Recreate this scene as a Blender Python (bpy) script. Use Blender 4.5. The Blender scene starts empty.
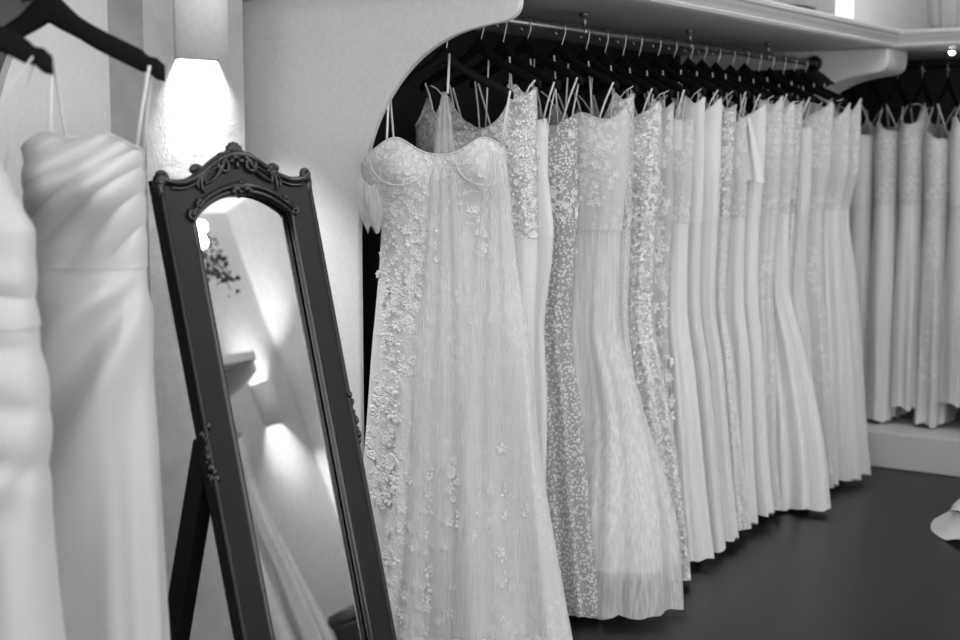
import bpy, math, random
import numpy as np
PI = math.pi
C = bpy.context.scene.collection
rng = random.Random(7)

# ------------------------------------------------------------------ materials
def nodes(name):
    m = bpy.data.materials.new(name); m.use_nodes = True
    nt = m.node_tree
    return m, nt, nt.nodes['Principled BSDF']
def g(v): return (v, v, v, 1)
def setp(b, **k):
    for n, v in k.items():
        b.inputs[n.replace('_', ' ')].default_value = v
def tex_coord(nt, scale=(1, 1, 1)):
    tc = nt.nodes.new('ShaderNodeTexCoord'); mp = nt.nodes.new('ShaderNodeMapping')
    mp.inputs['Scale'].default_value = scale
    nt.links.new(tc.outputs['Object'], mp.inputs['Vector'])
    return mp.outputs['Vector']
def noise(nt, vec, scale, detail=4, rough=.5):
    n = nt.nodes.new('ShaderNodeTexNoise'); n.inputs['Scale'].default_value = scale
    n.inputs['Detail'].default_value = detail; n.inputs['Roughness'].default_value = rough
    nt.links.new(vec, n.inputs['Vector']); return n
def voro(nt, vec, scale, feature='F1'):
    n = nt.nodes.new('ShaderNodeTexVoronoi'); n.feature = feature
    n.inputs['Scale'].default_value = scale
    nt.links.new(vec, n.inputs['Vector']); return n
def ramp(nt, sock, stops):
    r = nt.nodes.new('ShaderNodeValToRGB'); el = r.color_ramp.elements
    while len(el) < len(stops): el.new(.5)
    for e, (p, v) in zip(el, stops): e.position = p; e.color = g(v)
    nt.links.new(sock, r.inputs['Fac']); return r.outputs['Color']
def bump(nt, b, sock, strength, dist=.01):
    n = nt.nodes.new('ShaderNodeBump'); n.inputs['Strength'].default_value = strength
    n.inputs['Distance'].default_value = dist
    nt.links.new(sock, n.inputs['Height'])
    prev = b.inputs['Normal'].links
    if prev: nt.links.new(prev[0].from_socket, n.inputs['Normal'])
    nt.links.new(n.outputs['Normal'], b.inputs['Normal'])
def math_n(nt, op, a, bval):
    n = nt.nodes.new('ShaderNodeMath'); n.operation = op
    nt.links.new(a, n.inputs[0])
    if isinstance(bval, (int, float)): n.inputs[1].default_value = bval
    else: nt.links.new(bval, n.inputs[1])
    return n.outputs[0]

def plain(name, v, rough=.5, metal=0, bump_s=0, bscale=60, coat=0):
    m, nt, b = nodes(name)
    setp(b, Base_Color=g(v), Roughness=rough, Metallic=metal)
    b.inputs['Coat Weight'].default_value = coat
    vec = tex_coord(nt)
    n = noise(nt, vec, bscale)
    nt.links.new(ramp(nt, n.outputs['Fac'], [(.3, v * .96), (.7, min(1, v * 1.04))]), b.inputs['Base Color'])
    if bump_s: bump(nt, b, n.outputs['Fac'], bump_s)
    return m
def emit(name, v, s):
    m, nt, b = nodes(name)
    setp(b, Base_Color=g(v), Emission_Color=g(1.0), Emission_Strength=s)
    return m
def rough_plaster(name, v):
    m, nt, b = nodes(name); setp(b, Roughness=.85)
    vec = tex_coord(nt)
    n1 = noise(nt, vec, 9, 8, .65); n2 = noise(nt, vec, 70, 6, .7)
    nt.links.new(ramp(nt, n1.outputs['Fac'], [(.3, v * .82), (.7, v * 1.08)]), b.inputs['Base Color'])
    bump(nt, b, n1.outputs['Fac'], .4, .02); bump(nt, b, n2.outputs['Fac'], .2, .005)
    return m
def wood_floor(name):
    m, nt, b = nodes(name)
    vec = tex_coord(nt)
    br = nt.nodes.new('ShaderNodeTexBrick'); br.offset = .37
    mp = nt.nodes.new('ShaderNodeMapping'); mp.inputs['Rotation'].default_value = (0, 0, PI / 2)
    nt.links.new(vec, mp.inputs['Vector']); nt.links.new(mp.outputs['Vector'], br.inputs['Vector'])
    br.inputs['Scale'].default_value = 1
    br.inputs['Brick Width'].default_value = 1.25; br.inputs['Row Height'].default_value = .15
    br.inputs['Mortar Size'].default_value = .0015
    br.inputs['Color1'].default_value = g(.007); br.inputs['Color2'].default_value = g(.012); br.inputs['Mortar'].default_value = g(.003)
    n = noise(nt, tex_coord(nt, (22, 1.5, 1)), 3, 6)
    mx = nt.nodes.new('ShaderNodeMix'); mx.data_type = 'RGBA'; mx.blend_type = 'MULTIPLY'; mx.inputs[0].default_value = .6
    nt.links.new(br.outputs['Color'], mx.inputs[6])
    nt.links.new(ramp(nt, n.outputs['Fac'], [(.3, .6), (.7, 1.0)]), mx.inputs[7])
    nt.links.new(mx.outputs[2], b.inputs['Base Color'])
    b.inputs['Roughness'].default_value = .3; b.inputs['Specular IOR Level'].default_value = .2
    bump(nt, b, br.outputs['Fac'], .15, -.002)
    return m

def transparent_mix(m, nt, b, fac_sock=None, fac=.4):
    out = nt.nodes['Material Output']; tr = nt.nodes.new('ShaderNodeBsdfTransparent')
    mx = nt.nodes.new('ShaderNodeMixShader')
    if fac_sock is not None: nt.links.new(fac_sock, mx.inputs[0])
    else: mx.inputs[0].default_value = fac
    nt.links.new(tr.outputs[0], mx.inputs[1]); nt.links.new(b.outputs[0], mx.inputs[2])
    nt.links.new(mx.outputs[0], out.inputs['Surface'])

def satin(name, v=.8, rough=.36):
    m, nt, b = nodes(name); setp(b, Base_Color=g(v), Roughness=rough, Sheen_Weight=.15)
    n = noise(nt, tex_coord(nt, (1, 1, .3)), 420, 2)
    nt.links.new(ramp(nt, n.outputs['Fac'], [(.3, v * .97), (.7, min(1, v * 1.02))]), b.inputs['Base Color'])
    bump(nt, b, n.outputs['Fac'], .06, .002)
    return m
def tulle(name, v=.8, vary=.06):
    m, nt, b = nodes(name); setp(b, Roughness=.75, Sheen_Weight=.25)
    n = noise(nt, tex_coord(nt, (30, 30, 1.2)), 3, 5, .6)
    nt.links.new(ramp(nt, n.outputs['Fac'], [(.3, v - vary), (.7, min(1, v + vary * .5))]), b.inputs['Base Color'])
    n2 = noise(nt, tex_coord(nt, (1, 1, .6)), 300, 2)
    bump(nt, b, n.outputs['Fac'], .12, .008); bump(nt, b, n2.outputs['Fac'], .08, .002)
    return m
def sheer(name, v=.82, fac=.4, var=.13):
    m, nt, b = nodes(name); setp(b, Base_Color=g(v), Roughness=.8)
    n = noise(nt, tex_coord(nt, (40, 40, 1.5)), 3, 4)
    f = ramp(nt, n.outputs['Fac'], [(.3, fac - var), (.7, fac + var)])
    transparent_mix(m, nt, b, f)
    return m
def lace(name, hi=.84, lo=.55, scale=16, thr=.5, alpha=None):
    """a net ground with clusters of raised flower shaped threadwork"""
    m, nt, b = nodes(name); setp(b, Roughness=.7, Sheen_Weight=.2)
    vec = tex_coord(nt)
    n0 = noise(nt, vec, 5.5, 5, .6)                         # where the clusters lie
    warp = nt.nodes.new('ShaderNodeMix'); warp.data_type = 'VECTOR'; warp.inputs[0].default_value = .035
    nw = noise(nt, vec, 30, 3)
    nt.links.new(vec, warp.inputs[4]); nt.links.new(nw.outputs['Color'], warp.inputs[5])
    v1 = voro(nt, warp.outputs[1], scale * 2.2); v2 = voro(nt, vec, scale * 9)
    petals = ramp(nt, v1.outputs['Distance'], [(.12, 1.0), (.24, .35), (.36, .95), (.55, .1)])
    cl = ramp(nt, n0.outputs['Fac'], [(thr - .07, 0.0), (thr + .05, 1.0)])
    mul = nt.nodes.new('ShaderNodeMix'); mul.data_type = 'RGBA'; mul.blend_type = 'MULTIPLY'; mul.inputs[0].default_value = 1
    nt.links.new(petals, mul.inputs[6]); nt.links.new(cl, mul.inputs[7])
    net = ramp(nt, v2.outputs['Distance'], [(.2, .16), (.5, 0.0)])
    ad = math_n(nt, 'ADD', mul.outputs[2], net)
    nt.links.new(ramp(nt, ad, [(0.05, lo), (.75, hi)]), b.inputs['Base Color'])
    bump(nt, b, ad, .45, .008)
    if alpha is not None:
        transparent_mix(m, nt, b, ramp(nt, ad, [(0.0, alpha), (.7, 1.0)]))
    return m
def sequin(name, lo=.5, hi=.85, scale=120, rough=.22, spread=.9, metal=.25):
    m, nt, b = nodes(name); setp(b, Roughness=rough, Metallic=metal)
    vec = tex_coord(nt)
    v1 = voro(nt, vec, scale)
    nt.links.new(ramp(nt, v1.outputs['Distance'], [(.25, hi), (.6, lo)]), b.inputs['Base Color'])
    geo = nt.nodes.new('ShaderNodeNewGeometry')
    vm = nt.nodes.new('ShaderNodeVectorMath'); vm.operation = 'SUBTRACT'; vm.inputs[1].default_value = (.5, .5, .5)
    nt.links.new(v1.outputs['Color'], vm.inputs[0])
    sc = nt.nodes.new('ShaderNodeVectorMath'); sc.operation = 'SCALE'; sc.inputs['Scale'].default_value = spread
    nt.links.new(vm.outputs[0], sc.inputs[0])
    ad = nt.nodes.new('ShaderNodeVectorMath'); ad.operation = 'ADD'
    nt.links.new(geo.outputs['Normal'], ad.inputs[0]); nt.links.new(sc.outputs[0], ad.inputs[1])
    nm = nt.nodes.new('ShaderNodeVectorMath'); nm.operation = 'NORMALIZE'
    nt.links.new(ad.outputs[0], nm.inputs[0]); nt.links.new(nm.outputs[0], b.inputs['Normal'])
    return m
def dotted(name, lo=.40, hi=.82, scale=100):
    m, nt, b = nodes(name); setp(b, Roughness=.6)
    vec = tex_coord(nt)
    v1 = voro(nt, vec, scale); v2 = voro(nt, vec, scale * 3.2)
    big = ramp(nt, v1.outputs['Distance'], [(.38, 1.0), (.5, 0.0)])
    small = ramp(nt, v2.outputs['Distance'], [(.25, .55), (.45, 0.0)])
    mx = math_n(nt, 'MAXIMUM', big, small)
    nt.links.new(ramp(nt, mx, [(.05, lo), (.9, hi)]), b.inputs['Base Color'])
    bump(nt, b, mx, .7, .006)
    return m

M = {}
M['wall'] = plain('wall_paint', .74, .6, 0, .05, 120)
M['white'] = plain('white_lacquer', .74, .45, 0, .03, 80)
M['ceiling'] = plain('ceiling_paint', .8, .8)
M['black_wall'] = plain('black_wall_paint', .012, .6, 0, .05, 90)
M['grey_wall'] = plain('charcoal_wall_paint', .09, .7, 0, .05, 90)
M['plaster'] = rough_plaster('rough_plaster', .47)
M['floor'] = wood_floor('dark_wood_floor')
M['frame'] = plain('black_satin_paint', .014, .36, 0, .05, 200, .05)
M['carving'] = plain('black_gloss_carving', .010, .16, 0, .1, 150, .5)
M['hanger'] = plain('black_hanger_lacquer', .006, .55, 0, .04, 200)
M['hanger'].node_tree.nodes['Principled BSDF'].inputs['Specular IOR Level'].default_value = .1
M['frame'].node_tree.nodes['Principled BSDF'].inputs['Specular IOR Level'].default_value = .38
M['rubber'] = plain('rod_black_metal', .02, .4, .6)
M['chrome'] = plain('chrome', .45, .3, 1)
M['rod'] = plain('brushed_steel', .32, .38, 1, .05, 200)
M['mirror'] = plain('mirror_glass', .88, .012, 1)
M['lamp_white'] = plain('lamp_white_enamel', .8, .45)
M['bulb'] = emit('lit_bulb', 1, 22)
M['panel_light'] = emit('lit_diffuser', 1, 6.0)
M['tube_light'] = emit('lit_tube', 1, .95)
M['leaf'] = plain('dark_leaf', .025, .5)
M['card'] = plain('tag_card', .86, .6)
M['pot'] = plain('dark_pot', .04, .5)
M['ceramic'] = plain('pale_ceramic', .55, .4)
M['satin_display'] = satin('cream_satin', .60, .34)
M['crepe_display'] = satin('cream_crepe', .56, .42)
M['satin'] = satin('ivory_satin', .80, .40)
M['crepe'] = satin('ivory_crepe', .78, .5)
M['lining'] = satin('soft_lining', .74, .6)
M['tulle'] = tulle('white_tulle', .8)
M['tulle_soft'] = tulle('soft_tulle', .76, .09)
M['tulle_grey'] = tulle('smoky_tulle', .62, .1)
M['sheer'] = sheer('sheer_tulle', .85, .42)
M['veil'] = sheer('sheer_fall', .86, .55)
M['fall'] = sheer('fine_net', .86, .30, .05)
M['lace'] = lace('lace_fabric', .84, .70, 15, .53)
M['lace_fine'] = lace('fine_lace', .84, .64, 24, .46)
M['lace_bold'] = lace('bold_lace', .84, .52, 12, .5)
M['flower'] = tulle('applique_thread', .86, .02)
M['sequin'] = sequin('sequin_fabric', .62, .86, 130, .25, .8, .12)
M['beaded'] = sequin('beaded_fabric', .54, .84, 150, .28, .7, .12)
M['glitter'] = sequin('glitter_tulle', .66, .86, 210, .3, .55, .1)
M['dotted'] = dotted('dotted_net')
M['ribbon'] = satin('ribbon', .78, .5)

# ------------------------------------------------------------------ mesh helpers
class MB:
    def __init__(s): s.v = []; s.f = []
    def add(s, v, f):
        o = len(s.v); s.v += [tuple(map(float, p)) for p in v]; s.f += [tuple(i + o for i in q) for q in f]; return s
    def box(s, lo, hi):
        x0, y0, z0 = lo; x1, y1, z1 = hi
        return s.add([(x0,y0,z0),(x1,y0,z0),(x1,y1,z0),(x0,y1,z0),(x0,y0,z1),(x1,y0,z1),(x1,y1,z1),(x0,y1,z1)],
              [(0,3,2,1),(4,5,6,7),(0,1,5,4),(1,2,6,5),(2,3,7,6),(3,0,4,7)])
    def tube(s, pts, r, n=8, flat=1.0, cap=True):
        pts = [np.array(p, float) for p in pts]; k = len(pts)
        rs = r if hasattr(r, '__len__') else [r] * k
        prev = None; v = []
        for i in range(k):
            d = pts[min(i + 1, k - 1)] - pts[max(i - 1, 0)]; d = d / (np.linalg.norm(d) + 1e-9)
            if prev is None:
                a = np.array([0, 0, 1.]) if abs(d[2]) < .9 else np.array([0, 1., 0])
            else: a = prev
            a = a - d * (a @ d); a /= np.linalg.norm(a) + 1e-9; prev = a; b = np.cross(d, a)
            for j in range(n):
                t = 2 * PI * j / n
                v.append(pts[i] + rs[i] * (math.cos(t) * a * flat + math.sin(t) * b))
        f = [(i*n+j, i*n+(j+1)%n, (i+1)*n+(j+1)%n, (i+1)*n+j) for i in range(k-1) for j in range(n)]
        if cap: f += [tuple(range(n))[::-1], tuple(range((k-1)*n, k*n))]
        return s.add(v, f)
    def lathe(s, prof, n=24, c=(0,0,0), cap=True):
        v = [(c[0]+r*math.cos(2*PI*j/n), c[1]+r*math.sin(2*PI*j/n), c[2]+z) for r, z in prof for j in range(n)]
        k = len(prof)
        f = [(i*n+j, i*n+(j+1)%n, (i+1)*n+(j+1)%n, (i+1)*n+j) for i in range(k-1) for j in range(n)]
        if cap: f += [tuple(range(n))[::-1], tuple(range((k-1)*n, k*n))]
        return s.add(v, f)
    def ball(s, c, r, sx=1, sy=1, sz=1, n=12):
        v = []; f = []
        for i in range(n // 2 + 1):
            p = PI * i / (n // 2)
            for j in range(n):
                t = 2 * PI * j / n
                v.append((c[0]+r*sx*math.sin(p)*math.cos(t), c[1]+r*sy*math.sin(p)*math.sin(t), c[2]+r*sz*math.cos(p)))
        for i in range(n // 2):
            for j in range(n): f.append((i*n+j, (i+1)*n+j, (i+1)*n+(j+1)%n, i*n+(j+1)%n))
        return s.add(v, f)
    def prism(s, poly, axis, a, b):
        """extrude a 2-D polygon: axis 'y' -> poly is (x,z), axis 'x' -> poly is (y,z)"""
        n = len(poly)
        mk = (lambda p, q: (p[0], q, p[1])) if axis == 'y' else (lambda p, q: (q, p[0], p[1]))
        v = [mk(p, a) for p in poly] + [mk(p, b) for p in poly]
        f = [tuple(range(n)), tuple(range(2*n-1, n-1, -1))] + [(i, i+n, (i+1)%n+n, (i+1)%n) for i in range(n)]
        return s.add(v, f)
    def build(s, name, mat, parent=None, smooth=False, bevel=0):
        me = bpy.data.meshes.new(name); me.from_pydata(s.v, [], s.f); me.validate()
        import bmesh
        bm = bmesh.new(); bm.from_mesh(me)
        bmesh.ops.recalc_face_normals(bm, faces=bm.faces[:]); bm.to_mesh(me); bm.free()
        me.materials.append(mat)
        o = bpy.data.objects.new(name, me); C.objects.link(o)
        if parent is not None: o.parent = parent
        if smooth:
            me.polygons.foreach_set('use_smooth', [True] * len(me.polygons))
        if bevel:
            md = o.modifiers.new('bevel', 'BEVEL'); md.width = bevel; md.segments = 2; md.limit_method = 'ANGLE'
        return o

def grid(name, P, closed, mat, parent=None):
    nv, nu, _ = P.shape
    idx = np.arange(nv * nu).reshape(nv, nu)
    if closed: nxt = np.roll(idx, -1, axis=1)
    else: nxt = idx[:, 1:]; idx = idx[:, :-1]
    f = np.stack([idx[:-1], nxt[:-1], nxt[1:], idx[1:]], -1).reshape(-1, 4)
    me = bpy.data.meshes.new(name)
    me.from_pydata(P.reshape(-1, 3).tolist(), [], f.tolist())
    me.polygons.foreach_set('use_smooth', [True] * len(me.polygons))
    me.materials.append(mat)
    o = bpy.data.objects.new(name, me); C.objects.link(o)
    if parent is not None: o.parent = parent
    return o

def tag(o, label, cat, group=None):
    o['label'] = label; o['category'] = cat
    if group: o['group'] = group
    return o
def thing(name, label, cat, loc=(0, 0, 0), rz=0, group=None):
    o = bpy.data.objects.new(name, None); C.objects.link(o); o.empty_display_size = .05
    o.location = loc; o.rotation_euler = (0, 0, rz)
    return tag(o, label, cat, group)
def struct(o): o['kind'] = 'structure'; return o

# ------------------------------------------------------------------ the room   (x = away from the left wall, y = along the rail, z up)
XW, XR, Y0, Y1, HC = -3.1, 2.2, -2.5, 7.3, 3.2
struct(MB().box((XW-.2, Y0-.2, -.1), (XR+.2, Y1+.2, 0)).build('floor', M['floor']))
struct(MB().box((XW-.2, Y0-.2, HC), (XR+.2, Y1+.2, HC+.1)).build('ceiling', M['ceiling']))
struct(MB().box((XW-.2, Y0, 0), (XW, Y1+.2, HC)).build('wall_left', M['grey_wall']))
struct(MB().box((XW-.2, Y1, 0), (XR+.2, Y1+.2, HC)).build('wall_end', M['wall']))
w = MB().box((XR, Y0, 0), (XR+.2, Y1, .45)).box((XR, Y0, 2.9), (XR+.2, Y1, HC)).box((XR, Y0, .45), (XR+.2, -1.0, 2.9)).box((XR, 4.2, .45), (XR+.2, Y1, 2.9))
struct(w.build('wall_right', M['wall']))
wf = MB()
for y in (-1.0, .71, 2.42, 4.14): wf.box((XR+.06, y, .45), (XR+.12, y+.06, 2.9))
for z in (.45, 2.84): wf.box((XR+.06, -1.0, z), (XR+.12, 4.2, z+.06))
struct(wf.build('window_2', M['white']))  # unseen window, added so side daylight reaches the gown row
def portal(loc, rot, sx, sy):
    li = bpy.data.lights.new('daylight_portal', 'AREA'); li.shape = 'RECTANGLE'; li.size = sx; li.size_y = sy; li.cycles.is_portal = True
    o = bpy.data.objects.new('daylight_portal', li); C.objects.link(o); o.location = loc; o.rotation_euler = rot
portal((XR+.15, 1.6, 1.675), (0, PI/2, 0), 2.45, 5.2)
portal((-.4, Y0-.15, 1.6), (PI/2, 0, 0), 4.4, 2.4)
# wall behind the camera; its unseen window is added for soft frontal daylight
w = MB().box((XW-.2, Y0-.2, 0), (XR+.2, Y0, .4)).box((XW-.2, Y0-.2, 2.8), (XR+.2, Y0, HC)).box((XW-.2, Y0-.2, .4), (-2.6, Y0, 2.8)).box((1.8, Y0-.2, .4), (XR+.2, Y0, 2.8))
struct(w.build('wall_back', M['wall']))
wf = MB()
for x in (-2.6, -.43, 1.74): wf.box((x, Y0-.12, .4), (x+.06, Y0-.06, 2.8))
for z in (.4, 2.74): wf.box((-2.6, Y0-.12, z), (1.8, Y0-.06, z+.06))
struct(wf.build('window_1', M['white']))
PT, PA, PB = -2.93, 2.708, 3.096
# plaster pier and painted wall above the closet, left wall
struct(MB().box((XW, PA, 0), (PT, PB, HC)).build('trim_1', M['plaster']))
struct(MB().box((XW, 3.2, 2.03), (XW+.02, Y1, HC)).build('trim_2', M['wall']))
# pale arched panel on the charcoal wall behind the hanging satin dresses
poly = [(3.2, 0), (3.2, 1.97)]
for i in range(25):
    a = PI/2 + PI/2 * i / 24
    poly.append((2.74 + .42*math.cos(a), 1.46 + .51*math.sin(a)))
poly.append((2.32, 0))
struct(MB().prism(poly, 'x', XW, XW+.03).build('trim_3', M['wall']))

# ------------------------------------------------------------------ closets
ARCH = [(-2.05, 1.955), (-2.05, 1.90), (-2.056, 1.872), (-2.075, 1.853), (-2.105, 1.843), (-2.16, 1.836), (-2.23, 1.824), (-2.30, 1.801), (-2.37, 1.765),
        (-2.43, 1.719), (-2.485, 1.66), (-2.53, 1.595), (-2.565, 1.52), (-2.59, 1.43), (-2.605, 1.34), (-2.612, 1.25), (-2.612, 0)]
def smooth_poly(p, n=4):
    out = []
    for i in range(len(p)-1):
        p0 = p[max(i-1,0)]; p1 = p[i]; p2 = p[i+1]; p3 = p[min(i+2, len(p)-1)]
        for k in range(n):
            t = k / n
            out.append(tuple(.5*((2*p1[j]) + (-p0[j]+p2[j])*t + (2*p0[j]-5*p1[j]+4*p2[j]-p3[j])*t*t + (-p0[j]+3*p1[j]-3*p2[j]+p3[j])*t**3) for j in (0,1)))
    return out + [p[-1]]
arch = [(XW, 1.955)] + [ARCH[0]] + smooth_poly(ARCH[1:-1], 4) + [ARCH[-1], (XW, 0)]
closet = thing('built_in_wardrobe', 'white built-in wardrobe with arched side panel and black back, turning the far corner', 'wardrobe', (0, 0, 0))
MB().prism(arch, 'y', 3.23, 3.252).build('side_panel', M['white'], closet, bevel=.004)
MB().prism(arch, 'y', 6.30, 6.58).build('end_bracket', M['white'], closet, bevel=.012)
MB().box((XW+.002, 3.252, .0), (XW+.03, 6.30, 1.955)).build('back_panel', M['black_wall'], closet)
MB().box((XW+.02, 3.20, 1.957), (-2.06, Y1-.002, 2.022)).build('shelf_board', M['white'], closet)
ln = [(XW+.03, 0), (XW+.03, 1.872), (-2.385, 1.872), (-2.345, 1.845), (-2.29, 1.80)] + [p for p in smooth_poly(ARCH[1:-1], 4) if p[0] < -2.30] + [(-2.612, 0)]
MB().prism(ln, 'y', 6.292, 6.299).build('end_lining', M['black_wall'], closet)
prof = [(-1.992, 2.028), (-1.990, 2.020), (-1.994, 2.010), (-2.010, 2.006), (-2.014, 1.996), (-2.026, 1.984), (-2.034, 1.972), (-2.030, 1.966), (-2.036, 1.957), (-2.059, 1.953), (-2.059, 2.028)]
MB().prism(prof, 'y', 3.20, 6.36).build('shelf_moulding', M['white'], closet)

end_c = closet
profe = [(6.30 + (-1.992 - p[0]) + 0.0, p[1]) for p in prof]
profe = [(2*6.30 - q[0] + .0, q[1]) if False else (6.30 + (-1.99 - p[0]), p[1]) for q, p in zip(profe, prof)]
MB().prism(profe, 'x', -2.058, -.6).build('shelf_moulding', M['white'], end_c)
MB().box((-2.058, 6.369, 1.957), (-.6, Y1-.002, 2.022)).build('shelf_board', M['white'], end_c)
MB().box((-2.61, 6.50, 0), (-.62, Y1-.002, .172)).build('plinth', M['white'], end_c, bevel=.006)
MB().box((-2.61, Y1-.03, .173), (-.62, Y1-.003, 1.956)).build('back_panel', M['black_wall'], end_c)
MB().box((-.62, 6.37, 0), (-.598, Y1-.002, 1.956)).build('side_panel', M['white'], end_c)

led = thing('spotlight', 'tiny lit spotlight under the shelf over the end wall gowns', 'lamp', (-1.855, 6.60, 1.957))
MB().tube([(0, 0, 0), (0, 0, -.012)], .018, 16).build('ring', M['lamp_white'], led, True)
MB().ball((0, 0, -.014), .013, n=14).build('bulb', M['bulb'], led, True)
# rails
XROD, ZROD = -2.39, 1.895
rod = thing('hanging_rail', 'long steel hanging rail under the white shelf carrying the row of gowns', 'clothes rail', (XROD, 4.7, ZROD))
MB().tube([(0, 3.262-4.7, 0), (0, 6.296-4.7, 0)], .0125, 14).build('rod', M['rod'], rod, True)
MB().tube([(0, 6.262-4.7, 0), (0, 6.272-4.7, 0), (0, 6.28-4.7, 0), (0, 6.298-4.7, 0)], [.02, .026, .034, .036], 20).build('flange', M['rubber'], rod, True)
for ys in (4.17, 4.98, 5.75):
    y = ys - 4.7
    b = MB().tube([(0, y, .062), (0, y, .05), (0, y, .046), (0, y, .03), (0, y, .014)], [.018, .018, .006, .008, .006], 12)
    b.tube([(0, y-.016, 0), (0, y+.016, 0)], .0165, 14)
    b.build('rail_support', M['rod'], rod, True)
rod2 = thing('hanging_rail', 'dark hanging rail inside the recess on the end wall', 'clothes rail', (-1.6, 6.86, ZROD))
MB().tube([(-.985, 0, 0), (.98, 0, 0)], .0125, 12).build('rod', M['rubber'], rod2, True)
b = MB().tube([(-.24, 0, .06), (-.24, 0, .012)], .008, 10); b.ball((-.24, -.0, 0), .022, n=14)
b.build('rail_support', M['chrome'], rod2, True)['label'] = 'bright chrome rail support'
rod3 = thing('hanging_rail', 'rail on the left wall holding the two satin dresses nearest the camera', 'clothes rail', (-2.17, 1.7, ZROD))
MB().tube([(0, -.9, 0), (0, .9, 0)], .0125, 12).build('rod', M['rod'], rod3, True)
for y in (-.75, .75): MB().tube([(-.93, y, 0), (0, y, 0)], .01, 10).build('rail_support', M['rod'], rod3, True)

# ------------------------------------------------------------------ hangers
def hanger_parts(par, half, z_tip, thick=.016, tall=.030, zt=None, hook_dx=0):
    """a shaped wooden hanger; the hook goes over the rail at z = ZROD"""
    zc = z_tip + .125 * half / .21
    n = 31; v = []; f = []
    for i in range(n):
        u = -1 + 2 * i / (n - 1); x = u * half
        au = abs(u)
        z = z_tip + (zc - z_tip) * (1 - au) ** 1.0 * (1 - .25 * math.sin(PI * au) * .6)
        h = tall * (1 + .7 * max(0, 1 - au * 4)) * (1 - .25 * max(0, (au - .9) / .1) ** 2)
        if .86 < au < .90: h *= .72
        th = thick * (1 - .35 * au)
        for k in range(10):
            t = 2 * PI * k / 10
            v.append((x, math.copysign(abs(math.cos(t)) ** .6, math.cos(t)) * th / 2, z + math.copysign(abs(math.sin(t)) ** .7, math.sin(t)) * h / 2))
    f = [(i*10+k, i*10+(k+1)%10, (i+1)*10+(k+1)%10, (i+1)*10+k) for i in range(n-1) for k in range(10)]
    f += [tuple(range(10))[::-1], tuple(range((n-1)*10, n*10))]
    MB().add(v, f).build('shoulder_bar', M['hanger'], par, True)
    r = .0185; top = ZROD - .0
    pts = [(0, 0, zc - .002), (0, 0, (zc + top) / 2 - .01)]
    for i in range(15):
        a = -PI * .62 + i / 14 * PI * 1.42
        pts.append((r * math.sin(a) * 1.0, 0, top + r * math.cos(a)) if False else (r * math.sin(-a), 0, top - .0 + r * math.cos(a)))
    # neck rises to the side of the rail, passes over it and ends beyond
    pts = [(0, 0, zc - .002), (.006, 0, zc + .015), (r, 0, top - .018)] + [(r*math.cos(a), 0, top + r*math.sin(a)) for a in [PI * i / 12 for i in range(13)]] + [(-r*.95, 0, top - .012), (-r*.6, 0, top - .022)]
    MB().tube(pts, .0021, 8).build('hook', M['chrome'], par, True)
    return zc

# ------------------------------------------------------------------ gowns
def interp(z, tab):
    """smooth (monotone cubic) interpolation of a table [(z, val)]"""
    xs = np.array([t[0] for t in tab]); ys = np.array([t[1] for t in tab])
    d = np.diff(ys) / np.diff(xs); m = np.zeros_like(ys); m[0] = d[0]; m[-1] = d[-1]
    for i in range(1, len(xs)-1):
        m[i] = 0 if d[i-1]*d[i] <= 0 else 2*d[i-1]*d[i]/(d[i-1]+d[i])
    z = np.clip(z, xs[0], xs[-1]); k = np.clip(np.searchsorted(xs, z, 'right')-1, 0, len(xs)-2)
    h = xs[k+1]-xs[k]; t = (z-xs[k])/h
    return (2*t**3-3*t**2+1)*ys[k] + (t**3-2*t**2+t)*h*m[k] + (-2*t**3+3*t**2)*ys[k+1] + (t**3-t**2)*h*m[k+1]

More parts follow.
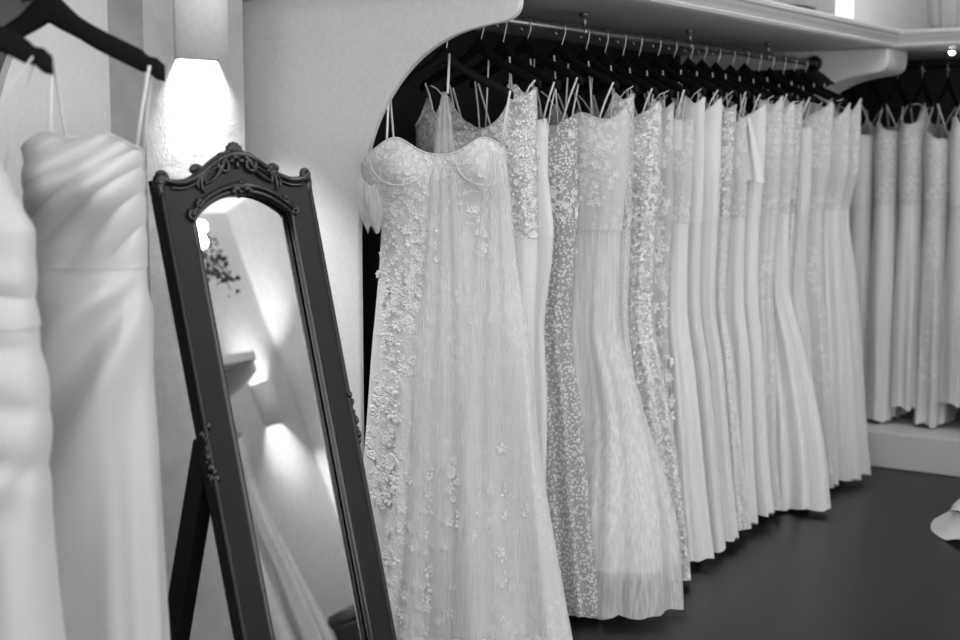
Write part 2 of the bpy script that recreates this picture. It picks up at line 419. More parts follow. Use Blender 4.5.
class Gown:
    """prof rows: z, x_plus, x_minus, half thickness. Local x = along the hanger, local y = thickness (front is -y)."""
    def __init__(s, prof, seed=0, fold=.014, nf=13, z_fold=1.15, zhem=.03, cups=.03, zt=1.56, cupw=.1, sq=.75, ruche=None, xo=0, sway=.01, twist=0, sp=0, sm=0):
        s.sp = sp; s.sm = sm
        s.twist = twist
        s.r = np.random.RandomState(seed); prof = sorted(prof)
        s.xp = [(p[0], p[1]) for p in prof]; s.xm = [(p[0], p[2]) for p in prof]; s.b = [(p[0], p[3]) for p in prof]
        s.fold, s.z_fold, s.zhem, s.cups, s.zt, s.cupw, s.sq, s.ruche, s.xo = fold, z_fold, zhem, cups, zt, cupw, sq, ruche, xo
        s.w = [(nf * k + s.r.randint(-2, 3), s.r.uniform(0, 6.28), w, s.r.uniform(-1.2, 1.2)) for k, w in ((.5, .55), (1, 1.0), (1.6, .6), (2.7, .3))]
        s.w = [(max(2, int(round(n))), a, w, d) for n, a, w, d in s.w]
        s.sway = sway
        th = np.linspace(0, 2*PI, 2001); x = .25*np.cos(th); y = .085*np.sin(th)
        L = np.concatenate([[0], np.cumsum(np.hypot(np.diff(x), np.diff(y)))]); s.L = L / L[-1]; s.th = th
    def pt(s, q, z, grow=0.0):
        """q = fraction of the way round (0 = +x end, .25 = back, .5 = -x end, .75 = front)"""
        th = np.interp(np.mod(q, 1), s.L, s.th); c, sn = np.cos(th), np.sin(th)
        a = np.where(c > 0, interp(z, s.xp), interp(z, s.xm)); b = interp(z, s.b)
        x = np.sign(c) * np.abs(c) ** s.sq * a; y = np.sign(sn) * np.abs(sn) ** .85 * b
        nx, ny = c, sn
        amp = s.fold * np.clip((s.z_fold - z) / (s.z_fold - s.zhem), 0, 1.1) ** .8 + .12 * s.fold * (z < s.z_fold + .3)
        fl = 0
        for n, ph, w, dr in s.w: fl = fl + w * np.cos(2*PI*n*q + ph + dr*(z-.6)*1.5)
        d = amp * fl + grow
        x = x + nx * d; y = y + ny * d * .8
        front = np.clip(-sn, 0, 1)
        for cx in (-s.cupw, s.cupw):
            y = y - front * s.cups * np.exp(-((x - cx)/.065)**2 - ((z - (s.zt - .075))/.062)**2)
        if s.ruche is not None:
            d = s.ruche(x, z); x = x + nx * d * .15; y = y + ny * d
        if s.twist:
            a = s.twist*np.clip((1.2 - z)/1.2, 0, 1); x, y = x*np.cos(a) - y*np.sin(a), x*np.sin(a) + y*np.cos(a)
        x = x + s.xo + s.sway * np.sin(z*2.1 + s.w[0][1])
        return np.stack([x, y, z + 0*x], -1)

def top_edge(G, style):
    """height of the neckline round the bodice as a function of q"""
    cupw, zt = G.cupw, G.zt
    def f(q):
        P = G.pt(q, np.full_like(q, zt - .05)); x = P[..., 0] - G.xo; fr = np.mod(q, 1) > .5
        if style == 'sweet':
            z = zt - .035 + .05*(np.exp(-((x-cupw)/.06)**2) + np.exp(-((x+cupw)/.06)**2))
            z = np.where(fr, z, zt - .06)
        elif style == 'vneck':
            z = zt - .16 + .17*np.clip(np.abs(x)/.11, 0, 1) - .06*np.clip((np.abs(x)-.12)/.06, 0, 1)
            z = np.where(fr, z, zt - .10)
        elif style == 'peak':
            z = zt - .03 + .12*np.exp(-np.abs(np.abs(x)-.145)/.034)
            z = np.where(fr, z, zt - .03 + .13*np.exp(-np.abs(np.abs(x)-.12)/.045))
        elif style == 'square':
            z = zt + 0*x + np.where(np.abs(x) > .14, .02, 0)
            z = np.where(fr, z, zt - .02)
        else:
            z = zt - .01 + .015*np.cos(x*20)
            z = np.where(fr, z, zt - .03)
        z = z - G.sm * np.exp(-np.clip(x - x.min(), 0, 1)/.02)
        z = z + G.sp * np.exp(-np.clip(x.max() - x, 0, 1)/.045)
        return z
    q = np.linspace(0, 1, 241)[:-1]; z = f(q)
    k = np.array([1, 2, 3, 2, 1]); k = k / k.sum()
    z = sum(w * np.roll(z, i-2) for i, w in enumerate(k))
    return lambda qq: np.interp(np.mod(qq, 1), np.append(q, 1), np.append(z, z[0]))

def flowers(G, te, par, mat, n, seed, zr, qr, size=(.010, .02), name='lace_applique', cl=None):
    """raised petals and leaves sewn on the cloth, all one piece of threadwork"""
    r = np.random.RandomState(seed); mb = MB()
    cl = cl or 8
    cents = [(r.uniform(*qr), r.uniform(*zr)) for _ in range(cl)]
    for i in range(n):
        qc, zc = cents[r.randint(cl)]
        q = qc + r.normal(0, .022); z = min(np.clip(zc + r.normal(0, .07), zr[0]-.05, zr[1]+.03), float(te(np.array(q))) - .012)
        p = G.pt(np.array(q), np.array(z), .004); pu = G.pt(np.array(q+.004), np.array(z), .004); pv = G.pt(np.array(q), np.array(z+.01), .004)
        u = pu - p; u /= np.linalg.norm(u) + 1e-9; v = pv - p; v -= u*(u@v); v /= np.linalg.norm(v) + 1e-9
        nn = np.cross(u, v); nn /= np.linalg.norm(nn) + 1e-9
        sz = r.uniform(*size); npet = r.choice([3, 5, 5, 6]); a0 = r.uniform(0, 6.28)
        for k in range(npet):
            a = a0 + 2*PI*k/npet; d = math.cos(a)*u + math.sin(a)*v; e = -math.sin(a)*u + math.cos(a)*v
            pts = [p, p + d*sz*.55 + e*sz*.34 + nn*.002, p + d*sz*1.0 + e*sz*.12 + nn*.003, p + d*sz*1.0 - e*sz*.12 + nn*.003, p + d*sz*.55 - e*sz*.34 + nn*.002]
            mid = p + d*sz*.55 + nn*.0045
            mb.add(pts + [mid], [(0,1,5), (1,2,5), (2,3,5), (3,4,5), (4,0,5)])
    me_o = mb.build(name, mat, par, True); me_o['kind'] = 'stuff'
    return me_o

def strap(G, te, par, x_side, hang_x, z_tip, r=.0036, both=True, mat=None):
    """front of the neckline -> over the hanger tip -> back of the neckline"""
    def near(qs, target):
        P = G.pt(qs, te(qs)); i = int(np.argmin(np.abs(P[:, 0] - target))); return P[i]
    A = near(np.linspace(.53, .97, 200), x_side); B = near(np.linspace(.03, .47, 200), x_side * .9 + hang_x * .05)
    tip = np.array([hang_x, 0, z_tip + .017])
    pts = [A - [0, 0, .012], A + (tip - A) * .5 + [0, -.003, 0], tip + [0, -.008, -.006], tip, tip + [0, .008, -.006]]
    if both: pts += [B + (tip - B) * .45, B - [0, 0, .012]]
    MB().tube(pts, r, 6, flat=.5).build('strap', mat or M['ribbon'], par, True)

GROUP = 'gowns on the long rail'
def gown(label, loc, yaw, G, style, mats, zw, straps=((.13, .185), (-.13, -.185)), z_tip=1.70, half=.205, tall=.030, group=None, res=(150, 40),
         overlay=None, hanger_label=None, hgroup=None, flower_args=None, lining=None, bodice_grow=.0, name='bridal_gown', cat='wedding dress'):
    """builds one hanger (a thing) and the gown that hangs from it (another thing)"""
    if hanger_label:
        h = thing('coat_hanger', hanger_label, 'hanger', loc, yaw, hgroup)
        hanger_parts(h, half, z_tip, tall=tall)
    t = thing(name, label, cat, loc, yaw, group)
    te = top_edge(G, style)
    nu, nv = res
    q = np.linspace(0, 1, nu + 1)[:-1]
    # skirt
    v = np.linspace(0, 1, nv)[:, None]
    hem = G.zhem + .010*np.cos(2*PI*5*q + 1) * .6 + .006*np.cos(2*PI*11*q)
    Z = hem[None, :] + (zw + .004 - hem[None, :]) * v
    Q = np.repeat(q[None, :], nv, 0)
    if lining is not None:                      # opaque underskirt inside a see-through outer skirt
        Zl = (G.zhem + lining) + (zw - G.zhem - lining) * v + 0*Q
        grid('underskirt', G.pt(Q, Zl, -.012), True, M['lining'], t)
    grid('skirt', G.pt(Q, Z), True, mats[1], t)
    # bodice
    nb = max(22, nv); v = np.linspace(0, 1, nb)[:, None]; zt = te(q)[None, :]
    Z = zw + (zt - zw) * v; Qb = np.repeat(q[None, :], nb, 0)
    grid('bodice', G.pt(Qb, Z, .003 + bodice_grow), True, mats[0], t)
    pe = G.pt(q, te(q), .0035 + bodice_grow); pe = np.concatenate([pe, pe[:1]])
    MB().tube(pe[::2], .003, 5, cap=False).build('neckline_trim', mats[0] if len(mats) < 3 else mats[2], t, True)
    for sx, hx in straps: strap(G, te, t, sx, hx, z_tip)
    if flower_args:
        for fa in flower_args: flowers(G, te, t, M['flower'], **fa)
    return t, te

def std_prof(front=.23, back=.22, b=.06, hem_f=.32, hem_b=.25, waist=.17, zt=1.72, flare=.7, hb=.075):
    """x_plus is the side towards the room"""
    return [(0.0, hem_f, hem_b, hb), (.25, hem_f-.03, hem_b-.01, hb*.98), (flare, front*.55+hem_f*.35+.01, back, b*1.1), (.95, front*.95, back*.95, b*1.05),
            (1.22, waist*.6+front*.4, waist*.6+back*.4, b*.9), (1.45, front, back, b), (zt, front*1.0, back*1.0, b*.75)]

# ---- the large lace gown nearest on the rail
GL = Gown([(0, .39, .31, .10), (.3, .335, .26, .095), (.6, .285, .228, .085), (.95, .25, .208, .08), (1.2, .21, .185, .07), (1.30, .20, .18, .07), (1.42, .19, .225, .075), (1.5, .18, .252, .075), (1.72, .17, .24, .05)],
          seed=3, fold=.012, nf=9, z_fold=1.0, zhem=.03, cups=.045, zt=1.52, cupw=.125, xo=-.005, sway=.004, sm=.05)
YAW0 = math.radians(30)
L0 = (-2.385, 3.352, 0)
t, te = gown('large strapless lace gown with flower applique, nearest on the long rail beside the arched panel', L0, YAW0, GL, 'sweet', (M['lace_fine'], M['lace']), 1.27,
     straps=((-.16, -.16), (.17, .19)), z_tip=1.655, half=.2, group=GROUP, res=(220, 60), hanger_label='black hanger holding the large lace gown nearest on the long rail', hgroup='hangers on the long rail',
     flower_args=[dict(n=150, seed=1, zr=(.95, 1.30), qr=(.56, .9), size=(.007, .015), cl=16), dict(n=130, seed=2, zr=(.12, .9), qr=(.55, .92), size=(.009, .02), cl=13), dict(n=70, seed=5, zr=(1.36, 1.50), qr=(.56, .93), size=(.005, .010), cl=12)])
# boning seams of the cups and the tulle pieces sewn on the front
sm = MB()
for cx in (-.125, .125):
    for k in range(1):
        qs = np.linspace(.53, .97, 400); pts = []
        for a in np.linspace(PI*1.02, PI*1.98, 14):
            xx = cx + .085*math.cos(a); zz = 1.475 + .075*math.sin(a)
            P = GL.pt(qs, np.full_like(qs, zz), .006); i = int(np.argmin(np.abs(P[:, 0]-xx))); pts.append(P[i])
        sm.tube(pts, .0016, 5)
sm.build('cup_seam', M['flower'], t, True)
def fall(par, mat, name, xt, zt, yt, xb, zb, wt, wb, seed, G, lift=.012, nfold=4):
    """a gathered length of tulle that fans out from a point and lies on the front of the gown"""
    r = np.random.RandomState(seed); nv, nu = 40, 41
    P = np.zeros((nv, nu, 3)); qs = np.linspace(.52, .98, 500)
    for i in range(nv):
        v = i/(nv-1); z = zt + (zb-zt)*v; w = wt + (wb-wt)*v**.7; cx = xt + (xb-xt)*v
        if z < G.zt - .02:
            S = G.pt(qs, np.full_like(qs, z), lift); o = np.argsort(S[:, 0]); Sx, Sy = S[o, 0], S[o, 1]
        for j in range(nu):
            u = -1 + 2*j/(nu-1); x = cx + u*w
            y = yt
            if z < G.zt - .02:
                y2 = np.interp(x, Sx, Sy); k = np.clip((G.zt-.02-z)/.08, 0, 1); y = yt*(1-k) + y2*k
            y += -.006*math.sin(u*nfold*PI + seed) * min(1, w/.05)
            P[i, j] = (x, y, z)
    return grid(name, P, False, mat, par)
fall(t, M['fall'], 'tulle_fall', .005, 1.665, -.06, .0, .07, .006, .13, 2, GL, nfold=3)
fall(t, M['fall'], 'tulle_fall', .15, 1.50, -.085, .17, .07, .012, .14, 4, GL, nfold=3)
MB().tube([(.015, -.006, 1.775), (.015, -.03, 1.72), (.015, -.06, 1.66)], .004, 6, flat=.5).build('strap', M['ribbon'], t, True)
# small sheer off-shoulder sleeve at the left side
v = np.linspace(0, 1, 14)[:, None]; a = np.linspace(0, 2*PI, 25)[None, :-1]
rr_ = .055 + .02*np.sin(PI*v) - .02*v
Ps = np.stack([-.222 + rr_*np.cos(a)*.55 + .02*v, .0 - .035 + rr_*np.sin(a)*.6 + 0*v, 1.41 - .14*v + .012*np.cos(3*a)], -1)
grid('sleeve', Ps, True, M['sheer'], t)

# ---- the rest of the row: s (position), style ... one line each
MATS = {'bead': ('beaded', 'satin'), 'crepe': ('satin', 'crepe'), 'dot': ('dotted', 'dotted'), 'tul': ('lace_fine', 'tulle'), 'seq': ('sequin', 'sequin'),
        'glit': ('beaded', 'glitter'), 'flor': ('lace_bold', 'lace_bold'), 'soft': ('tulle', 'tulle_soft'), 'sat': ('satin', 'satin'), 'lace': ('lace_fine', 'lace'), 'smoke': ('lace_fine', 'tulle_grey')}
ROW = [ # y, material, style, front, hem_front, thickness, hem thickness, top, yaw deg, description, hem height
 (3.54, 'bead', 'peak', .195, .18, .045, .045, 1.58, 6, 'gown with beaded bodice directly behind the large lace gown'),
 (3.66, 'crepe', 'sweet', .165, .20, .04, .045, 1.57, 3, 'plain smooth gown hanging just before the dark dotted gown'),
 (3.80, 'dot', 'square', .195, .30, .05, .055, 1.545, 2, 'dark net gown covered all over with white dots'),
 (4.01, 'tul', 'sweet', .225, .47, .075, .19, 1.60, 9, 'full tulle gown with lace bodice just behind the dotted gown'),
 (4.17, 'glit', 'peak', .205, .29, .05, .06, 1.57, 0, 'glittering gown with beaded bodice just before the sequined gown'),
 (4.30, 'seq', 'square', .215, .375, .055, .075, 1.58, 3, 'sequined gown with sparkling flared hem'),
 (4.43, 'flor', 'peak', .20, .26, .045, .055, 1.57, 0, 'bold floral lace gown just behind the sequined gown'),
 (4.55, 'tul', 'square', .215, .31, .05, .065, 1.55, 2, 'white tulle gown with a paper tag at its neckline'),
 (4.70, 'soft', 'peak', .21, .32, .05, .06, 1.58, -2, 'soft tulle gown just behind the tagged gown'),
 (4.83, 'crepe', 'square', .205, .30, .05, .06, 1.60, 2, 'smooth crepe gown second behind the tagged gown'),
 (4.97, 'glit', 'peak', .21, .31, .05, .06, 1.585, 0, 'glitter tulle gown third behind the tagged gown'),
 (5.09, 'tul', 'sweet', .205, .28, .045, .06, 1.60, 0, 'tulle gown with lace bodice just before the bow gown'),
 (5.22, 'sat', 'square', .22, .29, .05, .06, 1.60, 3, 'satin gown with a folded bow flap at its shoulder'),
 (5.36, 'lace', 'peak', .205, .27, .05, .06, 1.60, 0, 'lace gown just behind the bow gown'),
 (5.50, 'tul', 'square', .22, .40, .055, .075, 1.62, 2, 'wide tulle gown whose hem spreads far onto the dark floor'),
 (5.63, 'glit', 'peak', .205, .30, .05, .06, 1.60, 0, 'glitter gown just behind the wide spreading tulle gown'),
 (5.77, 'soft', 'sweet', .205, .29, .05, .06, 1.61, -2, 'soft tulle gown fourth from the far end of the long rail'),
 (5.90, 'lace', 'square', .235, .31, .05, .06, 1.62, 2, 'lace gown third from the far end of the long rail'),
 (6.03, 'tul', 'peak', .25, .34, .05, .06, 1.61, 0, 'tulle gown next to last on the long rail'),
 (6.16, 'tul', 'peak', .275, .35, .055, .06, 1.63, 0, 'pale tulle gown last on the long rail beside the white bracket'),
]
for i, (y, mk, st, fr, hf, b, hb, zt, yaw, desc) in enumerate(ROW):
    G = Gown(std_prof(fr, .21, b, hf, .24, .2, zt=zt+.15, hb=hb), seed=20+i, fold=.010 + .004*(mk in ('tul', 'soft')), nf=11 + i % 5, z_fold=1.1,
             zhem=rng.uniform(.02, .045), cups=.02, zt=zt, cupw=.095, xo=rng.uniform(-.015, .015), sway=.008, twist=-.32 if i == 3 else 0, sp=.05*(st == 'peak') + rng.uniform(.02, .08))
    mt = tuple(M[k] for k in MATS[mk])
    lin = .14 if mk == 'tul' and i in (3,) else None
    if lin: mt = (mt[0], M['veil'])
    zt_tip = 1.70 + rng.uniform(-.012, .012)
    st_x = ((.14 + rng.uniform(.0, .04), .187), (-.14, -.183))
    fa = None
    if mk == 'flor': fa = [dict(n=150, seed=50, zr=(.2, 1.5), qr=(.8, 1.08), size=(.012, .024), cl=16)]
    if mk == 'tul' and i == 3: fa = [dict(n=70, seed=51, zr=(1.38, 1.57), qr=(.72, 1.0), size=(.007, .014), cl=10)]
    if i == 0: fa = [dict(n=80, seed=52, zr=(1.30, 1.55), qr=(.75, 1.02), size=(.006, .012), cl=12)]
    if mk == 'dot': fa = [dict(n=90, seed=53, zr=(1.22, 1.52), qr=(.78, 1.06), size=(.007, .014), cl=10)]
    t, te = gown(desc, (XROD, y, 0), math.radians(yaw), G, st, mt, 1.24, st_x, zt_tip, .205, group=GROUP, res=(130, 34), hanger_label='black hanger holding the ' + desc.split(' ', 0)[0], hgroup='hangers on the long rail',
         flower_args=fa, lining=lin)
    # ribbon hanging loops that stretch up to the bar
    lp = MB()
    for sx in ((-1, 1) if i < 5 or i % 3 == 0 else (1,)):
        lp.tube([(.05*sx + .06, .02, zt - .03), (.035*sx + .06, .012, zt_tip + .085)], .003, 5, flat=.5)
    lp.build('hanging_loop', M['ribbon'], t, True)
    if i == 7:
        MB().add([(.150, -.075, 1.50), (.205, -.060, 1.50), (.205, -.060, 1.605), (.150, -.075, 1.605), (.1505, -.073, 1.50), (.2055, -.058, 1.50), (.2055, -.058, 1.605), (.1505, -.073, 1.605)], [(0,1,2,3), (7,6,5,4), (0,4,5,1), (1,5,6,2), (2,6,7,3), (3,7,4,0)]).build('paper_tag', M['card'], t)['label'] = 'white paper price tag'
        MB().tube([(.178, -.067, 1.604), (.186, -.01, 1.71)], .0012, 4).build('tag_string', M['card'], t)
    if i == 12:
        P = np.zeros((16, 20, 3))
        for a in range(16):
            for c in range(20):
                u = -1 + 2*c/19; v = a/15; wd = .016 + .052*v**.8
                P[a, c] = (.155 + .02*v + u*wd, -.078 - .02*v*math.cos(u*1.4) + .006*math.sin(u*8), zt + .01 - .225*v + .02*abs(u)*(1-v) - .012*v*u)
        grid('bow_flap', P, False, M['satin'], t)

# ---- gowns in the recess on the end wall (hangers run front to back there)
ENDS = [(-2.42, 'soft', 'first gown from the left in the end wall recess, soft pleated tulle'), (-2.30, 'soft', 'second gown from the left in the end wall recess, soft tulle'),
        (-2.18, 'tul', 'third gown from the left in the end wall recess, lace bodice'), (-2.06, 'tul', 'fourth gown from the left in the end wall recess, pale tulle'),
        (-1.94, 'lace', 'fifth gown from the left in the end wall recess, pale lace'), (-1.82, 'soft', 'sixth gown from the left in the end wall recess, soft folds'),
        (-1.70, 'tul', 'seventh gown from the left in the end wall recess, at the edge of the photo')]
for i, (x, mk, desc) in enumerate(ENDS):
    G = Gown(std_prof(.21, .2, .066, .22, .2, .19, zt=1.75, hb=.072), seed=70+i, fold=.009, nf=10, z_fold=1.1, zhem=[.185, .24, .19, .26, .19, .30, .19][i], cups=.015, zt=1.61 + .02*(i % 2), sway=.006)
    gown(desc, (x, 6.86, 0), math.radians(-90), G, ['peak', 'sweet', 'square'][i % 3], tuple(M[k] for k in MATS[mk]), 1.24, z_tip=1.70, group='gowns in the end wall recess', res=(110, 28),
         hanger_label='black hanger holding the ' + desc.split(' in the')[0] + ' in the end wall recess', hgroup='hangers in the end wall recess')

# ---- the two satin dresses hanging close to the camera on the left
def ruche_b(x, z):
    a = np.arctan2(z - 1.66, x - .36); r = np.hypot(z - 1.66, x - .36)
    up = .009*(np.abs(np.cos(30*a + .5*np.sin(7*a)))**.6*2 - 1) * np.clip((z - 1.27)/.05, 0, 1) * np.clip((r-.08)/.1, 0, 1)
    a2 = np.arctan2(z - 1.36, x - .21); r2 = np.hypot(z - 1.36, x - .21)
    dn = .034*np.cos(6*a2 + .7*np.sin(3*a2) - .9*r2)**2 * np.clip((1.28 - z)/.06, 0, 1) * np.exp(-((r2-.30)/.34)**2)
    return up + dn
GB = Gown([(0, .165, .24, .10), (.5, .138, .20, .09), (.9, .125, .17, .08), (1.20, .115, .12, .065), (1.30, .110, .105, .06), (1.42, .11, .115, .062), (1.52, .113, .112, .055), (1.75, .11, .11, .05)],
          seed=9, fold=.006, nf=6, z_fold=.95, zhem=.05, cups=.05, zt=1.515, cupw=.055, ruche=ruche_b, xo=.062, sway=.0)
BX, BY = -2.205, 1.80
YB = math.radians(30)
gown('satin dress with diagonally ruched bodice and draped skirt, hanging left of the standing mirror', (BX, BY, 0), YB, GB, 'sweet', (M['satin_display'], M['satin_display']), 1.275,
     straps=((.17, .195), (.02, .005)), z_tip=1.645, half=.222, tall=.044, group=None, res=(260, 90), hanger_label='wide black hanger with notched tip holding the ruched satin dress', hgroup=None, name='satin_dress', cat='dress')
def ruche_a(x, z):
    e = np.exp(-((x - .19)/.13)**2)
    return e * (.012*(np.abs(np.cos(36*z + 7*x + .6*np.sin(9*z)))**.7*2-1) * np.clip((1.33 - z)/.05, 0, 1) * np.clip((z - .86)/.12, 0, 1)) + .010*np.cos(np.arctan2(z-1.02, x-.2)*11) * np.clip((1.0 - z)/.1, 0, 1)
GA = Gown([(0, .25, .25, .10), (.5, .215, .22, .09), (.92, .185, .19, .085), (1.05, .192, .19, .08), (1.25, .172, .16, .065), (1.36, .175, .165, .062), (1.40, .155, .16, .06), (1.5, .115, .15, .05), (1.75, .10, .10, .045)],
          seed=12, fold=.006, nf=6, z_fold=.9, zhem=.05, cups=.03, zt=1.52, cupw=.06, ruche=ruche_a, xo=.0, sway=.0)
gown('v neck satin dress at the left photo edge, in front of the ruched dress', (-2.12, 1.47, 0), math.radians(28), GA, 'vneck', (M['crepe_display'], M['crepe_display']), 1.20,
     straps=((.09, .19), (-.09, -.19)), z_tip=1.64, half=.222, tall=.044, res=(220, 80), hanger_label='black hanger at the left edge of the photo holding the v neck dress', name='satin_dress', cat='dress')

# ------------------------------------------------------------------ standing mirror
AL = math.atan(.23); CA, SA = math.cos(AL), math.sin(AL)
mir = thing('standing_mirror', 'tall black carved standing mirror leaning back on its easel leg', 'mirror', (-1.97, 2.3855, 0), PI/2)
def m3(u, v, w=0): return (u, v*SA - w*CA, v*CA + w*SA)
U, UI, VB, VS = .2465, .163, .12, 1.382
def v_top(u):
    a = abs(u)/U
    pts = [(0, 1.523), (.12, 1.520), (.28, 1.506), (.45, 1.484), (.6, 1.468), (.75, 1.460), (.88, 1.462), (.95, 1.470), (1, 1.474)]
    return float(interp(np.array(a), pts))
def v_in(u):
    a = min(1, abs(u)/UI); return VS + .056*(1 - a**2.2)
outer, inner = [], []
for i in range(13): k = i/13; outer.append((-U, 1.474*k)); inner.append((-UI, VB + (VS-VB)*k))
for i in range(41): k = -1 + 2*i/40; outer.append((U*k, v_top(U*k))); inner.append((UI*k, v_in(UI*k)))
for i in range(1, 13): k = 1 - i/13; outer.append((U, 1.474*k)); inner.append((UI, VB + (VS-VB)*k))
outer.append((U, 0)); inner.append((UI, VB))
for i in range(1, 8): k = 1 - 2*i/8; outer.append((U*k, 0)); inner.append((UI*k, VB))
n = len(outer); fm = MB()
W1, W0 = .018, -.016
v = [m3(*p, W1) for p in outer] + [m3(*p, W1) for p in inner] + [m3(*p, W0) for p in inner] + [m3(*p, W0) for p in outer]
f = []
for a in range(4):
    for i in range(n): f.append((a*n+i, a*n+(i+1)%n, ((a+1)%4)*n+(i+1)%n, ((a+1)%4)*n+i))
fm.add(v, f); frame = fm.build('frame', M['frame'], mir, bevel=.004)
MB().add([m3(*p, .003) for p in inner], [tuple(range(n))]).build('mirror_glass', M['mirror'], mir)
MB().add([m3(u, vv, w) for w in (-.014, -.006) for u, vv in ((-.2, .05), (.2, .05), (.2, 1.45), (-.2, 1.45))], [(3,2,1,0),(4,5,6,7),(0,1,5,4),(1,2,6,5),(2,3,7,6),(3,0,4,7)]).build('backing_board', M['frame'], mir)
# raised lip around the glass, edge beading
lip = MB().tube([m3(p[0], p[1], W1-.004) for p in inner + inner[:1]], .0085, 8)
lip.build('inner_moulding', M['carving'], mir, True)
edge = MB()
for sgn in (-1, 1): edge.tube([m3(sgn*(U-.004), k, W1-.002) for k in np.linspace(.0, 1.46, 20)], .007, 8)
edge.build('edge_moulding', M['frame'], mir, True)
# carved crest
cr = MB()
us = np.linspace(-U, U, 61)
cr.tube([m3(u, v_top(u)+.001, W1) for u in us], [.0085 + .003*math.exp(-(u/.12)**2) for u in us], 10)
cr.tube([m3(u, v_top(u)-.012, W1+.001) for u in us[4:-4]], .0045, 8)
def spiral(mb, u, v, r0, turns, a0, sgn, r=.006, w=W1+.003):
    pts = []; rad = []
    for i in range(26):
        k = i/25; a = a0 + sgn*turns*2*PI*k; rr = r0*(1-.86*k)
        pts.append(m3(u + rr*math.cos(a), v + rr*math.sin(a), w + .004*k)); rad.append(r*(1-.35*k))
    mb.tube(pts, rad, 8)
for sgn in (-1, 1):
    # big C scrolls beside the shell
    spiral(cr, sgn*.042, 1.500, .024, 1.35, PI/2 if sgn > 0 else PI/2, -sgn, .0065)
    cr.tube([m3(sgn*(.03+.075*k), 1.520-.062*k - .012*math.sin(PI*k), W1+.004) for k in np.linspace(0, 1, 14)], [.007*(1-.5*k) for k in np.linspace(0, 1, 14)], 8)
    # hanging acanthus tails
    for j, (du, dv, L) in enumerate(((.098, 1.488, .034), (.112, 1.482, .046), (.124, 1.475, .03))):
        cr.tube([m3(sgn*(du + .012*math.sin(k*2.4)), dv - L*k, W1+.004) for k in np.linspace(0, 1, 9)], [.0062*(1-.75*k)+.001 for k in np.linspace(0, 1, 9)], 8)
    # leaf knot on the slope
    for j in range(5):
        a = .5 + j*.5
        cr.ball(m3(sgn*(.125 + .013*math.cos(a)), v_top(.125)+.010+.008*math.sin(a), W1-.002), .0095, 1, .8, 1, 10)
    # ears at the top corners
    spiral(cr, sgn*(U-.014), 1.472, .014, 1.2, PI*.2 if sgn > 0 else PI*.8, sgn, .0075, W1)
    cr.ball(m3(sgn*(U-.008), 1.466, W1-.006), .017, .9, .9, 1.2, 12)
    cr.tube([m3(sgn*(U-.004), 1.462-.05*k, W1-.004) for k in np.linspace(0, 1, 6)], [.012*(1-.6*k) for k in np.linspace(0, 1, 6)], 8)
# shell
for j in range(7):
    a = PI/2 + (j-3)*.42
    cr.tube([m3(math.cos(a)*k, 1.522 + math.sin(a)*k*1.0, W1+.004) for k in np.linspace(.004, .031, 6)], [.003, .005, .0062, .007, .0066, .003], 8)
cr.ball(m3(0, 1.517, W1+.004), .011, 1.1, .8, .9, 12)
for sgn in (-1, 1): cr.ball(m3(sgn*.016, 1.508, W1+.005), .008, 1.1, .8, .9, 10)
cr.ball(m3(0, 1.498, W1+.005), .007, .8, .8, 1.4, 10)
cr.build('carved_crest', M['carving'], mir, True)
# carved arch over the glass
ar = MB()
ui = np.linspace(-UI-.006, UI+.006, 45)
ar.tube([m3(u, VS + .006 + .056*(1 - min(1, abs(u)/UI)**2.2) + .006, W1+.002) for u in ui], [.006 + .003*math.exp(-(u/.05)**2) for u in ui], 8)
for j in range(9):
    ar.ball(m3(-.028 + .007*j, VS+.066 - .003*abs(j-4) + .003*(j % 2), W1+.005), .0085, 1, .8, 1, 8)
ar.ball(m3(.004, VS+.076, W1+.006), .008, 1.4, .8, .8, 8)
for sgn in (-1, 1):
    spiral(ar, sgn*(UI+.004), VS+.004, .013, 1.2, PI*.5, -sgn, .0055)
    spiral(ar, sgn*(UI-.018), VS+.030, .010, 1.1, PI*.3, sgn, .005)
    ar.ball(m3(sgn*(UI-.022), VS+.036, W1+.006), .007, 1, .8, 1, 8)
ar.build('carved_arch', M['carving'], mir, True)
# carved sprays on the outer edges at mid height
for sgn in (-1, 1):
    sp = MB(); rs = random.Random(4)
    for k in range(26):
        t_ = k/25; uu = sgn*(U - .006 + .013*math.sin(PI*t_)*abs(math.sin(t_*9)))
        sp.ball(m3(uu + rs.uniform(-.006, .006), .80 + .125*t_, W1 + rs.uniform(-.012, .004)), rs.uniform(.005, .0085), 1, .8, 1.2, 8)
    for k in range(5): spiral(sp, sgn*(U+.002), .815 + .023*k, .009, 1.1, rs.uniform(0, 6), sgn, .0032, W1-.002)
    sp.build('carved_spray', M['carving'], mir, True)
# easel leg
for sgn in (-1, 1):
    us0, us1 = sorted((sgn*.232, sgn*.185))
    top = (.865*SA/CA + .018, .872); bot = (.435, .0)
    dy = .024
    v = [(u, y + d, z) for u in (us0, us1) for (y, z) in (top, bot) for d in (-dy, dy)]
    MB().add(v, [(0,1,3,2), (4,6,7,5), (0,4,5,1), (2,3,7,6), (0,2,6,4), (1,5,7,3)]).build('easel_leg', M['frame'], mir, bevel=.003)
MB().box((-.185, .345, .18), (.185, .363, .22)).build('stretcher', M['frame'], mir)

